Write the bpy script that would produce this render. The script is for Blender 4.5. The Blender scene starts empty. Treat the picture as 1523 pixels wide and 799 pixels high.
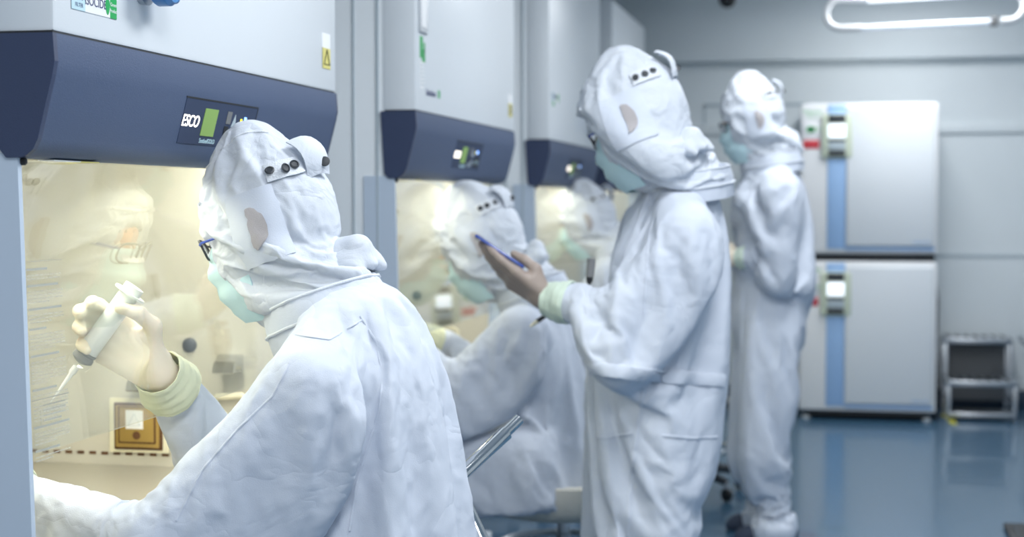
import bpy, bmesh, math, random
import numpy as np
from mathutils import Vector, Matrix
from mathutils.bvhtree import BVHTree
random.seed(4); np.random.seed(4)
SC = bpy.context.scene
COL = SC.collection
def V(*a): return np.array(a if len(a) > 1 else a[0], float)
def nrm(v):
    v = np.asarray(v, float); return v/np.linalg.norm(v)

# ============================ camera, world, lights, exposure ============================
W, H, FPX, EYE = 1523, 799, 2376.0, 1.27
YAW = math.atan((1250-W/2)/FPX); PITCH = math.atan((H/2-302)/FPX)
RV = V(math.cos(YAW), math.sin(YAW), 0)
FV = V(-math.sin(YAW)*math.cos(PITCH), math.cos(YAW)*math.cos(PITCH), -math.sin(PITCH))
UV = np.cross(RV, FV)
cam = bpy.data.cameras.new('camera'); camo = bpy.data.objects.new('camera', cam); COL.objects.link(camo)
camo.matrix_world = Matrix(((RV[0], UV[0], -FV[0], 0), (RV[1], UV[1], -FV[1], 0), (RV[2], UV[2], -FV[2], EYE), (0, 0, 0, 1)))
cam.sensor_width = 36; cam.lens = 36*FPX/W; cam.clip_start = .05; cam.clip_end = 60
cam.dof.use_dof = True; cam.dof.focus_distance = 2.72; cam.dof.aperture_fstop = 3.4
SC.camera = camo
SC.view_settings.view_transform = 'Standard'; SC.view_settings.look = 'None'
SC.view_settings.gamma = 1; SC.view_settings.use_curve_mapping = False
SC.view_settings.exposure = 0.18
wd = bpy.data.worlds.new('world'); SC.world = wd; wd.use_nodes = True
wd.node_tree.nodes['Background'].inputs[0].default_value = (.94, .97, 1.0, 1)
wd.node_tree.nodes['Background'].inputs[1].default_value = .68
def area(name, loc, target, sx, sy, e, col):
    l = bpy.data.lights.new(name, 'AREA'); l.shape = 'RECTANGLE'; l.size = sx; l.size_y = sy; l.energy = e; l.color = col
    o = bpy.data.objects.new(name, l); COL.objects.link(o); o.location = loc
    z = -nrm(V(*target)-V(*loc)); x = nrm(np.cross((0, 1, 0), z)); y = np.cross(z, x)          # long side along the row of cabinets
    o.rotation_euler = Matrix([(x[i], y[i], z[i]) for i in range(3)]).to_euler(); return o
COOL = (.97, .985, 1.0); WARM = (1.0, .965, .86)
CEIL = [(.05, .9, 37), (.05, 3.0, 35), (.05, 5.5, 29), (.45, 8.75, 27), (2.1, 3.6, 12), (2.1, 7.0, 9)]
for x, y, e in CEIL:
    area('ceiling_lamp', (x, y, 2.57), (x, y, 0), .55, 1.15, e, COOL)
CAB_Y = (2.205, 4.275, 6.345, 8.15); CAB_W = 1.36
for y in CAB_Y:
    area('cabinet_lamp', (-1.40, y+CAB_W/2, 1.40), (-1.26, y+CAB_W/2, .9), .10, 1.15, 5 if y < 3 else 3, WARM)

# ============================ helpers ============================
def ray(px, py): return FV+RV*(px-W/2)/FPX+UV*(H/2-py)/FPX
def at(px, py, Y):                                   # the place at depth Y that the photo shows at px, py
    d = ray(px, py); return V(0, 0, EYE)+d*(Y/d[1])
def onx(px, py, X):
    d = ray(px, py); return V(0, 0, EYE)+d*(X/d[0])
def tag(o, label=None, cat=None, group=None, kind=None):
    if label: o['label'] = label
    if cat: o['category'] = cat
    if group: o['group'] = group
    if kind: o['kind'] = kind
    return o
def empty(name, loc=(0, 0, 0)):
    o = bpy.data.objects.new(name, None); COL.objects.link(o); o.location = loc; o.empty_display_size = .05; return o
def lin(c):
    return tuple((x/12.92 if x <= .04045 else ((x+.055)/1.055)**2.4) for x in [q/255 for q in c])+(1,)
def mat(name, rgb, rough=.5, metal=0, bump=0, bscale=60, vary=0, vscale=6, emit=0, coat=0, spec=.5, sss=0, stretch=None):
    m = bpy.data.materials.new(name); m.use_nodes = True; nt = m.node_tree; b = nt.nodes['Principled BSDF']
    c = lin(rgb)
    b.inputs['Base Color'].default_value = c; b.inputs['Roughness'].default_value = rough; b.inputs['Metallic'].default_value = metal
    b.inputs['Specular IOR Level'].default_value = spec; b.inputs['Coat Weight'].default_value = coat
    tc = nt.nodes.new('ShaderNodeTexCoord'); mp = nt.nodes.new('ShaderNodeMapping'); nt.links.new(tc.outputs['Object'], mp.inputs[0])
    if stretch: mp.inputs['Scale'].default_value = stretch
    if vary:
        n = nt.nodes.new('ShaderNodeTexNoise'); n.inputs['Scale'].default_value = vscale; n.inputs['Detail'].default_value = 5
        nt.links.new(mp.outputs[0], n.inputs[0])
        r = nt.nodes.new('ShaderNodeMix'); r.data_type = 'RGBA'
        r.inputs[6].default_value = tuple(x*(1-vary) for x in c[:3])+(1,); r.inputs[7].default_value = tuple(min(1, x*(1+vary)) for x in c[:3])+(1,)
        nt.links.new(n.outputs[0], r.inputs[0]); nt.links.new(r.outputs[2], b.inputs['Base Color'])
    if bump:
        n = nt.nodes.new('ShaderNodeTexNoise'); n.inputs['Scale'].default_value = bscale; n.inputs['Detail'].default_value = 4
        nt.links.new(mp.outputs[0], n.inputs[0])
        q = nt.nodes.new('ShaderNodeBump'); q.inputs['Strength'].default_value = bump; q.inputs['Distance'].default_value = .01
        nt.links.new(n.outputs[0], q.inputs['Height']); nt.links.new(q.outputs[0], b.inputs['Normal'])
    if emit:
        b.inputs['Emission Color'].default_value = c; b.inputs['Emission Strength'].default_value = emit
    if sss:
        b.inputs['Subsurface Weight'].default_value = sss; b.inputs['Subsurface Radius'].default_value = (.01, .005, .004); b.inputs['Subsurface Scale'].default_value = .5
    return m
def creased(m, scale, strength):
    """soft creases in a cloth, on top of its weave"""
    nt = m.node_tree; b = nt.nodes['Principled BSDF']; low = b.inputs['Normal'].links[0].from_node
    tc = nt.nodes.new('ShaderNodeTexCoord'); n = nt.nodes.new('ShaderNodeTexNoise'); n.inputs['Scale'].default_value = scale; n.inputs['Detail'].default_value = 3; n.inputs['Distortion'].default_value = .7
    nt.links.new(tc.outputs['Object'], n.inputs[0])
    a = nt.nodes.new('ShaderNodeMath'); a.operation = 'SUBTRACT'; a.inputs[1].default_value = .5; nt.links.new(n.outputs[0], a.inputs[0])
    c = nt.nodes.new('ShaderNodeMath'); c.operation = 'ABSOLUTE'; nt.links.new(a.outputs[0], c.inputs[0])
    d = nt.nodes.new('ShaderNodeMath'); d.operation = 'POWER'; d.inputs[1].default_value = .7; nt.links.new(c.outputs[0], d.inputs[0])
    q = nt.nodes.new('ShaderNodeBump'); q.inputs['Strength'].default_value = strength; q.inputs['Distance'].default_value = .03
    nt.links.new(d.outputs[0], q.inputs['Height']); nt.links.new(low.outputs[0], q.inputs['Normal']); nt.links.new(q.outputs[0], b.inputs['Normal'])
def glass_mat(name, tint=(.97, .98, .955, 1), ior=2.0):
    m = bpy.data.materials.new(name); m.use_nodes = True; nt = m.node_tree; nt.nodes.remove(nt.nodes['Principled BSDF'])
    out = nt.nodes['Material Output']; t = nt.nodes.new('ShaderNodeBsdfTransparent'); t.inputs[0].default_value = tint
    g = nt.nodes.new('ShaderNodeBsdfGlossy'); g.inputs['Roughness'].default_value = 0.0; g.inputs[0].default_value = (1, 1, 1, 1)
    ge = nt.nodes.new('ShaderNodeNewGeometry'); dt = nt.nodes.new('ShaderNodeVectorMath'); dt.operation = 'DOT_PRODUCT'
    nt.links.new(ge.outputs['Normal'], dt.inputs[0]); nt.links.new(ge.outputs['Incoming'], dt.inputs[1])
    prev = dt.outputs['Value']; f0 = ((ior-1)/(ior+1))**2
    for op, i, v in (('ABSOLUTE', 0, None), ('SUBTRACT', 1, 1.0), ('POWER', 0, 5.0), ('MULTIPLY_ADD', 0, None)):   # Schlick's reflectance
        f = nt.nodes.new('ShaderNodeMath'); f.operation = op; nt.links.new(prev, f.inputs[i])
        if op == 'SUBTRACT': f.inputs[0].default_value = v
        if op == 'POWER': f.inputs[1].default_value = v
        if op == 'MULTIPLY_ADD': f.inputs[1].default_value = 1-f0; f.inputs[2].default_value = f0
        prev = f.outputs[0]
    x = nt.nodes.new('ShaderNodeMixShader'); nt.links.new(f.outputs[0], x.inputs[0]); nt.links.new(t.outputs[0], x.inputs[1]); nt.links.new(g.outputs[0], x.inputs[2])
    nt.links.new(x.outputs[0], out.inputs[0]); return m
M = dict(
    wall=mat('wall_paint', (222, 230, 234), .45, bump=.02, bscale=90, vary=.02), ceil=mat('ceiling_paint', (225, 232, 236), .6, vary=.02),
    floor=mat('blue_epoxy', (68, 104, 132), .22, bump=.03, bscale=9, vary=.06, vscale=1.5, coat=.2), base=mat('dark_skirting', (40, 62, 84), .4, vary=.05),
    seam=mat('wall_joint', (176, 190, 198), .6, vary=.03),
    enamel=mat('white_enamel', (226, 232, 237), .35, bump=.03, bscale=350, vary=.01), case=mat('grey_enamel', (228, 234, 238), .4, bump=.04, bscale=350, vary=.015),
    rail=mat('blue_grey_enamel', (192, 206, 222), .4, vary=.02), band=mat('slate_blue_plastic', (70, 86, 116), .55, bump=.10, bscale=420, vary=.03),
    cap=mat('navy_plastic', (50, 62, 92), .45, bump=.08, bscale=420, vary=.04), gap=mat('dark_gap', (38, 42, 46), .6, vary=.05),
    steel=mat('brushed_steel', (180, 178, 168), .38, .55, bump=.02, bscale=60, stretch=(1, 1, 14)), inner=mat('pale_liner', (204, 202, 192), .4, .12, vary=.015),
    chrome=mat('chrome', (212, 214, 216), .12, 1, vary=.02), chrome2=mat('satin_chrome', (190, 195, 200), .28, 1, vary=.03),
    black=mat('black_plastic', (26, 28, 31), .45, bump=.05, bscale=200), dark=mat('dark_grey_plastic', (52, 57, 63), .5, bump=.05, bscale=160),
    glass=glass_mat('sash_glass'), lens=glass_mat('spectacle_lens', (.96, .97, 1, 1), 1.5),
    clear=glass_mat('clear_plastic', (.98, .985, .99, 1), 1.4), faint=mat('faint_print', (186, 188, 180), .7, vary=.02), paper=mat('paper', (238, 240, 236), .6, vary=.01), ink=mat('print_ink', (172, 175, 167), .7, vary=.02),
    cloth=mat('white_suit_cloth', (203, 211, 224), .72, bump=.10, bscale=520, vary=.012, vscale=14, spec=.25),
    cloth2=mat('hood_cloth', (205, 212, 222), .72, bump=.12, bscale=480, vary=.015, vscale=14, spec=.25),
    stitch=mat('white_stitching', (216, 222, 230), .7, bump=.3, bscale=300, spec=.2),
    vent=mat('grey_mesh', (176, 172, 174), .8, bump=.3, bscale=900), mask=mat('mint_mask', (198, 227, 234), .8, bump=.12, bscale=500, spec=.2),
    skin=mat('skin', (205, 150, 122), .5, bump=.05, bscale=160, vary=.05, sss=.15), brow=mat('dark_hair', (40, 30, 26), .6), eyew=mat('eye_white', (235, 232, 228), .2), iris=mat('iris', (50, 34, 26), .2),
    glove=mat('latex_glove', (240, 228, 208), .45, bump=.06, bscale=120, vary=.03, sss=.1), glove2=mat('thin_glove_over_skin', (158, 144, 136), .45, bump=.06, bscale=120, vary=.05),
    cuff=mat('green_tinted_cuff', (224, 228, 200), .55, bump=.10, bscale=90, vary=.03), cuff2=mat('pale_green_cuff', (204, 220, 206), .55, bump=.10, bscale=90, vary=.03),
    green=mat('green_label', (34, 168, 88), .5, vary=.02), lgreen=mat('pale_green_print', (130, 205, 140), .5, vary=.02), red=mat('red_label', (204, 58, 70), .5, vary=.02), yellow=mat('yellow_label', (216, 208, 120), .5, vary=.02),
    blue=mat('blue_plastic', (70, 138, 200), .3, vary=.04), sky=mat('sky_blue_stripe', (160, 196, 238), .4, vary=.02), lblue=mat('light_blue_print', (190, 220, 232), .5, vary=.02), navyi=mat('navy_ink', (52, 62, 110), .6),
    gold=mat('brass_cover', (178, 150, 86), .35, .6, vary=.06), brown=mat('brown_bezel', (96, 62, 34), .5, vary=.08), cream=mat('cream_plastic', (232, 228, 204), .4, vary=.02),
    panel=mat('control_overlay', (58, 70, 96), .62, vary=.03, spec=.2), lcd=mat('green_lcd', (128, 160, 92), .6, vary=.05, emit=.25, spec=.2), logo=mat('lit_logo', (255, 246, 232), .4, emit=2.2),
    ledb=mat('blue_led', (120, 170, 255), .4, emit=3), ledy=mat('yellow_led', (235, 225, 60), .4, emit=1.5), lamp=mat('lamp_glow', (255, 250, 230), .4, emit=38), lampw=mat('white_tube', (240, 247, 255), .4, emit=1.1), lampl=mat('frosted_tube', (225, 234, 246), .4, emit=.3), lamp2=mat('lamp_glow', (255, 250, 230), .4, emit=20),
    screen=mat('lit_display', (238, 246, 255), .4, emit=.9), pale=mat('pale_beige_frame', (206, 216, 196), .5, vary=.02), white=mat('white_plastic', (240, 242, 244), .35, vary=.01),
    phone=mat('phone_blue_edge', (58, 84, 170), .25, coat=.5), rubber=mat('grey_rubber', (120, 122, 124), .6), tape=mat('yellow_tape', (214, 208, 60), .5), seat=mat('cream_seat_shell', (214, 212, 202), .4, vary=.03),
    bluecover=mat('dark_shoe', (58, 68, 88), .7, bump=.2, bscale=60))

creased(M['cloth'], 6.5, .16); creased(M['cloth2'], 12, .22)

class MB:
    def __init__(s): s.v = []; s.f = []
    def add(s, v, f):
        n = len(s.v); s.v += [tuple(float(c) for c in p) for p in v]; s.f += [tuple(int(i)+n for i in q) for q in f]; return s
    def box(s, lo, hi, bev=0, rot=None, seg=2):
        bm = bmesh.new(); bmesh.ops.create_cube(bm, size=1)
        lo, hi = V(lo), V(hi); c = (lo+hi)/2; d = hi-lo
        for p in bm.verts: p.co = Vector(V(*p.co)*d)
        if bev: bmesh.ops.bevel(bm, geom=list(bm.edges), offset=min(bev, min(d)*.48), segments=seg, affect='EDGES', profile=.5)
        bm.verts.index_update()
        R3 = np.eye(3) if rot is None else np.array(rot)
        s.add([R3@V(*p.co)+c for p in bm.verts], [[q.index for q in f.verts] for f in bm.faces]); bm.free(); return s
    def prism(s, pts, y0, y1):                       # outline in X, Z extruded along Y
        n = len(pts); v = [(x, y0, z) for x, z in pts]+[(x, y1, z) for x, z in pts]
        f = [(i, (i+1) % n, n+(i+1) % n, n+i) for i in range(n)]+[tuple(range(n))[::-1], tuple(range(n, 2*n))]
        return s.add(v, f)
    def tube(s, pts, r, seg=12, closed=False, cap=True, flat=1.0, nref=None):
        pts = [V(p) for p in pts]; n = len(pts); rs = r if hasattr(r, '__len__') else [r]*n
        ts = []
        for i in range(n):
            a = pts[(i-1) % n] if (closed or i > 0) else pts[0]; b = pts[(i+1) % n] if (closed or i < n-1) else pts[-1]
            ts.append(nrm(b-a))
        up = nrm(np.cross(ts[0], V(.3, .5, .81))) if nref is None else None
        rings = []
        for i in range(n):
            if nref is not None: up = nref[i]
            up = nrm(up-ts[i]*(up@ts[i])); w = np.cross(ts[i], up)
            rings.append([pts[i]+rs[i]*(math.cos(a)*up*flat+math.sin(a)*w) for a in np.arange(seg)*2*math.pi/seg])
        v = [p for q in rings for p in q]; f = []
        for i in range(n if closed else n-1):
            j = (i+1) % n
            f += [(i*seg+k, i*seg+(k+1) % seg, j*seg+(k+1) % seg, j*seg+k) for k in range(seg)]
        if cap and not closed: f += [tuple(range(seg))[::-1], tuple(range((n-1)*seg, n*seg))]
        return s.add(v, f)
    def lathe(s, prof, o, axis=(0, 0, 1), seg=24):    # prof = (radius, height) pairs along an axis from o
        ax = nrm(axis); u = nrm(np.cross(ax, V(.31, .52, .8))); w = np.cross(ax, u); o = V(o); v = []; f = []
        for r, h in prof: v += [o+ax*h+r*(math.cos(a)*u+math.sin(a)*w) for a in np.arange(seg)*2*math.pi/seg]
        for i in range(len(prof)-1): f += [(i*seg+k, i*seg+(k+1) % seg, (i+1)*seg+(k+1) % seg, (i+1)*seg+k) for k in range(seg)]
        f += [tuple(range(seg))[::-1], tuple(range((len(prof)-1)*seg, len(prof)*seg))]
        return s.add(v, f)
    def build(s, name, m, parent=None, smooth=40, kind=None):
        off = V(0, 0, 0); q = parent
        while q is not None: off = off+V(*q.location); q = q.parent
        me = bpy.data.meshes.new(name); me.from_pydata([tuple(V(p)-off) for p in s.v], [], s.f); me.update()
        bm = bmesh.new(); bm.from_mesh(me); bmesh.ops.recalc_face_normals(bm, faces=bm.faces); bm.to_mesh(me); bm.free()
        if smooth:
            me.polygons.foreach_set('use_smooth', [True]*len(me.polygons)); me.set_sharp_from_angle(angle=math.radians(smooth))
        o = bpy.data.objects.new(name, me); COL.objects.link(o); me.materials.append(m)
        if parent is not None: o.parent = parent
        if kind: o['kind'] = kind
        return o
def build(name, v, f, m, parent=None, sub=0):
    b = MB(); b.v = [tuple(p) for p in v]; b.f = [tuple(int(i) for i in q) for q in f]
    o = b.build(name, m, parent, smooth=180)
    if sub:
        s = o.modifiers.new('smooth', 'SUBSURF'); s.levels = sub; s.render_levels = sub
    return o
def text(name, s, size, o, xdir, ydir, m, parent, ext=.0006, shear=0, align='CENTER'):
    c = bpy.data.curves.new(name, 'FONT'); c.body = s; c.size = size; c.extrude = ext; c.align_x = align; c.align_y = 'CENTER'; c.shear = shear
    t = bpy.data.objects.new(name, c); COL.objects.link(t)
    bpy.context.view_layer.update()
    me = bpy.data.meshes.new_from_object(t.evaluated_get(bpy.context.evaluated_depsgraph_get())); bpy.data.objects.remove(t)
    x, y = nrm(xdir), nrm(ydir); z = np.cross(x, y)
    b = MB(); b.add([V(o)+x*p.co[0]+y*p.co[1]+z*p.co[2] for p in me.vertices], [list(p.vertices) for p in me.polygons])
    bpy.data.meshes.remove(me)
    return b.build(name, m, parent, smooth=0)

# ---------- signed distance bodies
def cone(a, b, ra, rb): return ('c', V(a), V(b), float(ra), float(rb))
def ell(c, r, axes=None): return ('e', V(c), V(r), np.eye(3) if axes is None else np.array(axes, float))
def pbox(p):
    if p[0] == 'c':
        r = max(p[3], p[4]); return np.minimum(p[1], p[2])-r, np.maximum(p[1], p[2])+r
    e = np.sqrt(((p[3].T*p[2])**2).sum(1)); return p[1]-e, p[1]+e
def sd(p, P):
    if p[0] == 'c':
        _, a, b, ra, rb = p; ba = b-a; l2 = ba@ba+1e-12
        t = np.clip(((P-a)@ba)/l2, 0, 1)
        return np.linalg.norm(P-a-t[:, None]*ba, axis=1)-(ra+(rb-ra)*t)
    _, c, r, ax = p
    q = (P-c)@ax.T
    k0 = np.linalg.norm(q/r, axis=1); k1 = np.linalg.norm(q/(r*r), axis=1)+1e-9
    return k0*(k0-1)/k1
def surface_nets(prims, k, cuts, lo, hi, h):
    lo = V(lo); hi = V(hi); n = np.ceil((hi-lo)/h).astype(int)+1
    ax = [lo[i]+h*np.arange(n[i]) for i in range(3)]
    acc = np.zeros(tuple(n)); pad = 7*k+2*h
    def block(p, pd):
        a, b = pbox(p); i0 = np.clip(np.floor((a-pd-lo)/h).astype(int), 0, n-1); i1 = np.clip(np.ceil((b+pd-lo)/h).astype(int)+1, 1, n)
        sl = tuple(slice(i0[q], i1[q]) for q in range(3)); g = np.meshgrid(*[ax[q][sl[q]] for q in range(3)], indexing='ij')
        return sl, sd(p, np.stack([x.ravel() for x in g], 1)).reshape(g[0].shape)
    for p in prims:
        sl, d = block(p, pad); acc[sl] += np.exp(np.clip(-d/k, -60, 60))
    F = -k*np.log(acc+1e-26)
    for p in cuts:
        sl, d = block(p, .01); F[sl] = np.maximum(F[sl], -d)
    S = F < 0; m = n-1
    cnt = np.zeros(tuple(m)); ac = np.zeros(tuple(m)+(3,))
    def sub(A, o): return A[o[0]:o[0]+m[0], o[1]:o[1]+m[1], o[2]:o[2]+m[2]]
    for a in range(3):
        o1, o2 = [q for q in range(3) if q != a]
        for i in (0, 1):
            for j in (0, 1):
                s = [0, 0, 0]; s[o1] = i; s[o2] = j; e = list(s); e[a] = 1
                f0, f1 = sub(F, s), sub(F, e); x = sub(S, s) != sub(S, e)
                t = np.where(x, f0/np.where(x, f0-f1, 1), 0)
                cnt += x; ac[..., a] += t; ac[..., o1] += x*i; ac[..., o2] += x*j
    on = cnt > 0
    idx = -np.ones(tuple(m), int); idx[on] = np.arange(on.sum())
    verts = lo+h*(np.argwhere(on)+ac[on]/cnt[on][:, None]); faces = []
    for a in range(3):
        o1, o2 = (a+1) % 3, (a+2) % 3
        s0 = [slice(None)]*3; s1 = [slice(None)]*3; s0[a] = slice(0, -1); s1[a] = slice(1, None)
        x = S[tuple(s0)] != S[tuple(s1)]; g = np.argwhere(x); fl = S[tuple(s0)][x]
        ok = (g[:, o1] > 0) & (g[:, o2] > 0) & (g[:, o1] < n[o1]-1) & (g[:, o2] < n[o2]-1); g = g[ok]; fl = fl[ok]
        e1 = np.zeros(3, int); e1[o1] = 1; e2 = np.zeros(3, int); e2[o2] = 1
        q = np.stack([idx[tuple(y.T)] for y in (g-e1-e2, g-e2, g, g-e1)], 1)
        q[~fl] = q[~fl][:, ::-1]; faces.append(q)
    return verts, np.concatenate(faces)
def relax(v, f, it, lam=.5, w=None):
    e = np.concatenate([f[:, [i, (i+1) % 4]] for i in range(4)]); e = np.unique(np.sort(e, 1), axis=0)
    deg = np.maximum(np.bincount(e.ravel(), minlength=len(v)), 1)[:, None]
    for _ in range(it):
        s = np.stack([np.bincount(e[:, 0], v[e[:, 1], c], len(v))+np.bincount(e[:, 1], v[e[:, 0], c], len(v)) for c in range(3)], 1)
        d = lam*(s/deg-v); v = v+(d if w is None else d*w[:, None])
    return v
def sdf(prims, h, k, cuts=(), it=2, pad=.03):
    bb = [pbox(p) for p in prims]
    v, f = surface_nets(prims, k, cuts, np.min([b[0] for b in bb], 0)-pad, np.max([b[1] for b in bb], 0)+pad, h)
    return relax(v, f, it), f
def drape(v, f, cv, cf, pin, grow=.1, frames=24, bend=.5, stiff=12., grav=1., gap=.004):
    """let cloth (v, f) settle under gravity over the body (cv, cf) and return its settled points"""
    def raw(n, a, b):
        me = bpy.data.meshes.new(n); me.from_pydata([tuple(x) for x in a], [], [tuple(int(i) for i in q) for q in b]); me.update()
        o = bpy.data.objects.new(n, me); COL.objects.link(o); return o
    c = raw('collider', cv, cf); s = raw('cloth', v, f)
    c.modifiers.new('c', 'COLLISION'); c.collision.thickness_outer = gap; c.collision.cloth_friction = 8
    g = s.vertex_groups.new(name='pin')
    for lev in np.unique(np.round(pin[pin > 0], 1)):
        g.add([int(i) for i in np.where(np.round(pin, 1) == lev)[0]], float(lev), 'REPLACE')
    m = s.modifiers.new('cl', 'CLOTH'); st = m.settings
    st.quality = 4; st.mass = .12; st.tension_stiffness = stiff; st.compression_stiffness = stiff; st.shear_stiffness = stiff*.5; st.bending_stiffness = bend
    st.tension_damping = 10; st.compression_damping = 10; st.shear_damping = 8; st.bending_damping = 1; st.air_damping = 4
    st.shrink_min = -grow; st.vertex_group_mass = 'pin'; st.effector_weights.gravity = grav
    m.collision_settings.distance_min = gap; m.collision_settings.collision_quality = 2; m.collision_settings.use_self_collision = False
    m.point_cache.frame_start = 1; m.point_cache.frame_end = frames+2
    for fr in range(1, frames+1): SC.frame_set(fr)
    e = s.evaluated_get(bpy.context.evaluated_depsgraph_get())
    out = np.empty(len(v)*3); e.data.vertices.foreach_get('co', out); out = out.reshape(-1, 3).copy()
    for o in (s, c):
        me = o.data; bpy.data.objects.remove(o); bpy.data.meshes.remove(me)
    SC.frame_set(1)
    bad = ~np.isfinite(out).all(1) | (np.linalg.norm(out-v, axis=1) > .3); out[bad] = v[bad]
    return out

# ============================ the room ============================
def struct(name, b, m, parent=None, smooth=30):
    o = b.build(name, m, parent, smooth); o['kind'] = 'structure'; return o
struct('floor', MB().box((-2.3, -2.2, -.08), (3.2, 10.4, 0)), M['floor'])
struct('ceiling', MB().box((-2.3, -2.2, 2.6), (3.2, 10.4, 2.68)), M['ceil'])
struct('wall_left', MB().box((-2.3, -2.2, 0), (-2.2, 10.4, 2.6)), M['wall'])
struct('wall_right', MB().box((3.1, -2.2, 0), (3.2, 10.4, 2.6)), M['wall'])
struct('wall_back', MB().box((-2.2, 10.25, 0), (3.1, 10.35, 2.6)), M['wall'])
struct('trim_1', MB().box((-2.2, 10.13, 2.16), (3.1, 10.25, 2.6), .006), M['wall'])
struct('trim_2', MB().box((-2.2, 10.225, 1.70), (3.1, 10.25, 1.76), .004), M['wall'])
struct('trim_3', MB().box((-2.2, 10.243, .935), (3.1, 10.252, .95)), M['seam'])
struct('trim_4', MB().box((-.86, 10.245, .12), (-.85, 10.25, 1.9)).box((-.86, 10.245, 1.88), (-.20, 10.25, 1.9)), M['seam'])
struct('baseboard_back', MB().box((-2.2, 10.235, 0), (3.1, 10.25, .115), .003), M['base'])
struct('baseboard_right', MB().box((3.085, -2.2, 0), (3.1, 10.235, .115), .003), M['base'])

# ============================ safety cabinets ============================
XF = -1.15
BAND = [(-1.15, 1.524), (-1.147, 1.482), (-1.151, 1.462), (-1.176, 1.366), (-1.184, 1.350), (-1.196, 1.341), (-1.210, 1.338), (-1.228, 1.338), (-1.24, 1.352), (-1.25, 1.524)]
def bandx(z): return -1.151+(1.462-z)/(1.462-1.366)*-.025
def cabinet(y0, label, kind):
    y1 = y0+CAB_W; R = empty('biosafety_cabinet', (-1.55, y0+CAB_W/2, 0))
    tag(R, label, 'lab cabinet', 'white biosafety cabinets along the left wall')
    def p(n, b, m, q=None, s=35): return b.build(n, m, q or R, s)
    p('upper_casing', MB().box((-1.245, y0, 1.526), (XF, y1, 2.31), .007), M['enamel'])
    b = MB().box((-2.14, y0+.004, .60), (-1.235, y0+.026, 2.30), .003).box((-2.14, y1-.026, .60), (-1.235, y1-.004, 2.30), .003)
    b.box((-2.14, y0+.02, 1.44), (-1.25, y1-.02, 2.30)); p('side_casing', b, M['case'])
    for ya, yb in ((y0+.0, y0+.012), (y1-.012, y1)): p('front_post', MB().prism([(-1.30, 1.345), (-1.212, 1.345), (-1.190, .56), (-1.30, .56)], ya, yb), M['rail'])
    for ya, yb in ((y0-.002, y0+.004), (y1-.004, y1+.002)):
        for xa, xb in ((-1.262, -1.257), (-1.33, -1.327)): p('panel_seam', MB().box((xa, ya, .62), (xb, yb, 2.3)), M['seam'])
    b = MB(); b.prism([(-2.10, .64), (-2.10, 1.42), (-2.08, 1.42), (-2.08, .64)], y0+.03, y1-.03)
    b.box((-2.10, y0+.026, .64), (-1.24, y0+.034, 1.42)); b.box((-2.10, y1-.034, .64), (-1.24, y1-.026, 1.42)); b.box((-2.10, y0+.03, 1.415), (-1.26, y1-.03, 1.435))
    p('inner_liner', b, M['inner'])
    p('work_tray', MB().box((-2.08, y0+.036, .62), (-1.32, y1-.036, .645), .006), M['steel'])
    b = MB().box((-1.32, y0+.036, .625), (-1.215, y1-.036, .65), .004)
    g = p('front_grille', b, M['steel']); b = MB()
    for i in range(40):
        y = y0+.07+i*(CAB_W-.14)/39
        for x in (-1.30, -1.265): b.box((x, y-.009, .6495), (x+.02, y+.009, .6515))
    p('grille_slot', b, M['gap'], g)
    b = MB()
    for i in range(26):
        x = -2.04+i*.031; b.box((x, y1-.0355, .668), (x+.017, y1-.0335, .675))
    p('air_slot', b, M['brown']); b = MB()
    for i in range(40):
        y = y0+.06+i*.032; b.box((-2.081, y, .668), (-2.079, y+.016, .675))
    p('air_slot', b, M['brown'])
    p('base_tray', MB().box((-2.12, y0+.01, .55), (-1.20, y1-.01, .62), .008), M['case'])
    p('armrest', MB().box((-1.215, y0+.03, .585), (-1.10, y1-.03, .655), .026, seg=4), M['rubber'])
    f = MB()
    for yy in (y0+.06, y1-.12):
        f.box((-1.34, yy, .06), (-1.28, yy+.06, .55), .004).box((-2.08, yy, .06), (-2.02, yy+.06, .55), .004).box((-2.1, yy, .03), (-1.22, yy+.06, .09), .005)
    f.box((-2.07, y0+.09, .16), (-2.03, y1-.09, .22), .004); p('stand', f, M['case'])
    # sash glass
    b = MB(); b.prism([(-1.2065, .884), (-1.2125, .884), (-1.2345, 1.40), (-1.2285, 1.40)], y0+.013, y1-.013)
    p('sash_glass', b, M['glass'], s=0)
    p('lamp_tube', MB().tube([(-1.36, y0+.10, 1.396), (-1.36, y1-.10, 1.396)], .013, 14), M['lamp' if kind == 0 else 'lamp2'])
    # slate band with end caps
    B = p('fascia_band', MB().prism(BAND, y0+.008, y1-.008), M['band'], s=30)
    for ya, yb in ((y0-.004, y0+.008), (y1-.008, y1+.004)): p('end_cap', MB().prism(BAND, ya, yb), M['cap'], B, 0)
    p('shadow_gap', MB().box((-1.24, y0+.002, 1.5225), (XF-.003, y1-.002, 1.5275)), M['gap'], B)
    p('bumper', MB().lathe([(.007, 0), (.009, .004), (.009, .009), (.006, .012)], (-1.214, y0+.016, 1.339), (0, 0, -1), 12), M['black'], B)
    p('paper_label', MB().box((-1.226, y0+.09, 1.3355), (-1.199, y0+.18, 1.3372)), M['white'], B)
    p('yellow_label', MB().box((-1.226, y0+.18, 1.3355), (-1.199, y0+.245, 1.3372)), M['yellow'], B)
    # control panel, lying on the sloped band
    ex = V(0, 1, 0); ez = nrm(V(bandx(1.46)-bandx(1.37), 0, .09)); en = np.cross(ex, ez)
    o0 = V(bandx(1.415), 0, 1.415)
    def q(dy, dz, d=.0): return o0+ex*(y0+dy)+ez*dz+en*d
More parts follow.
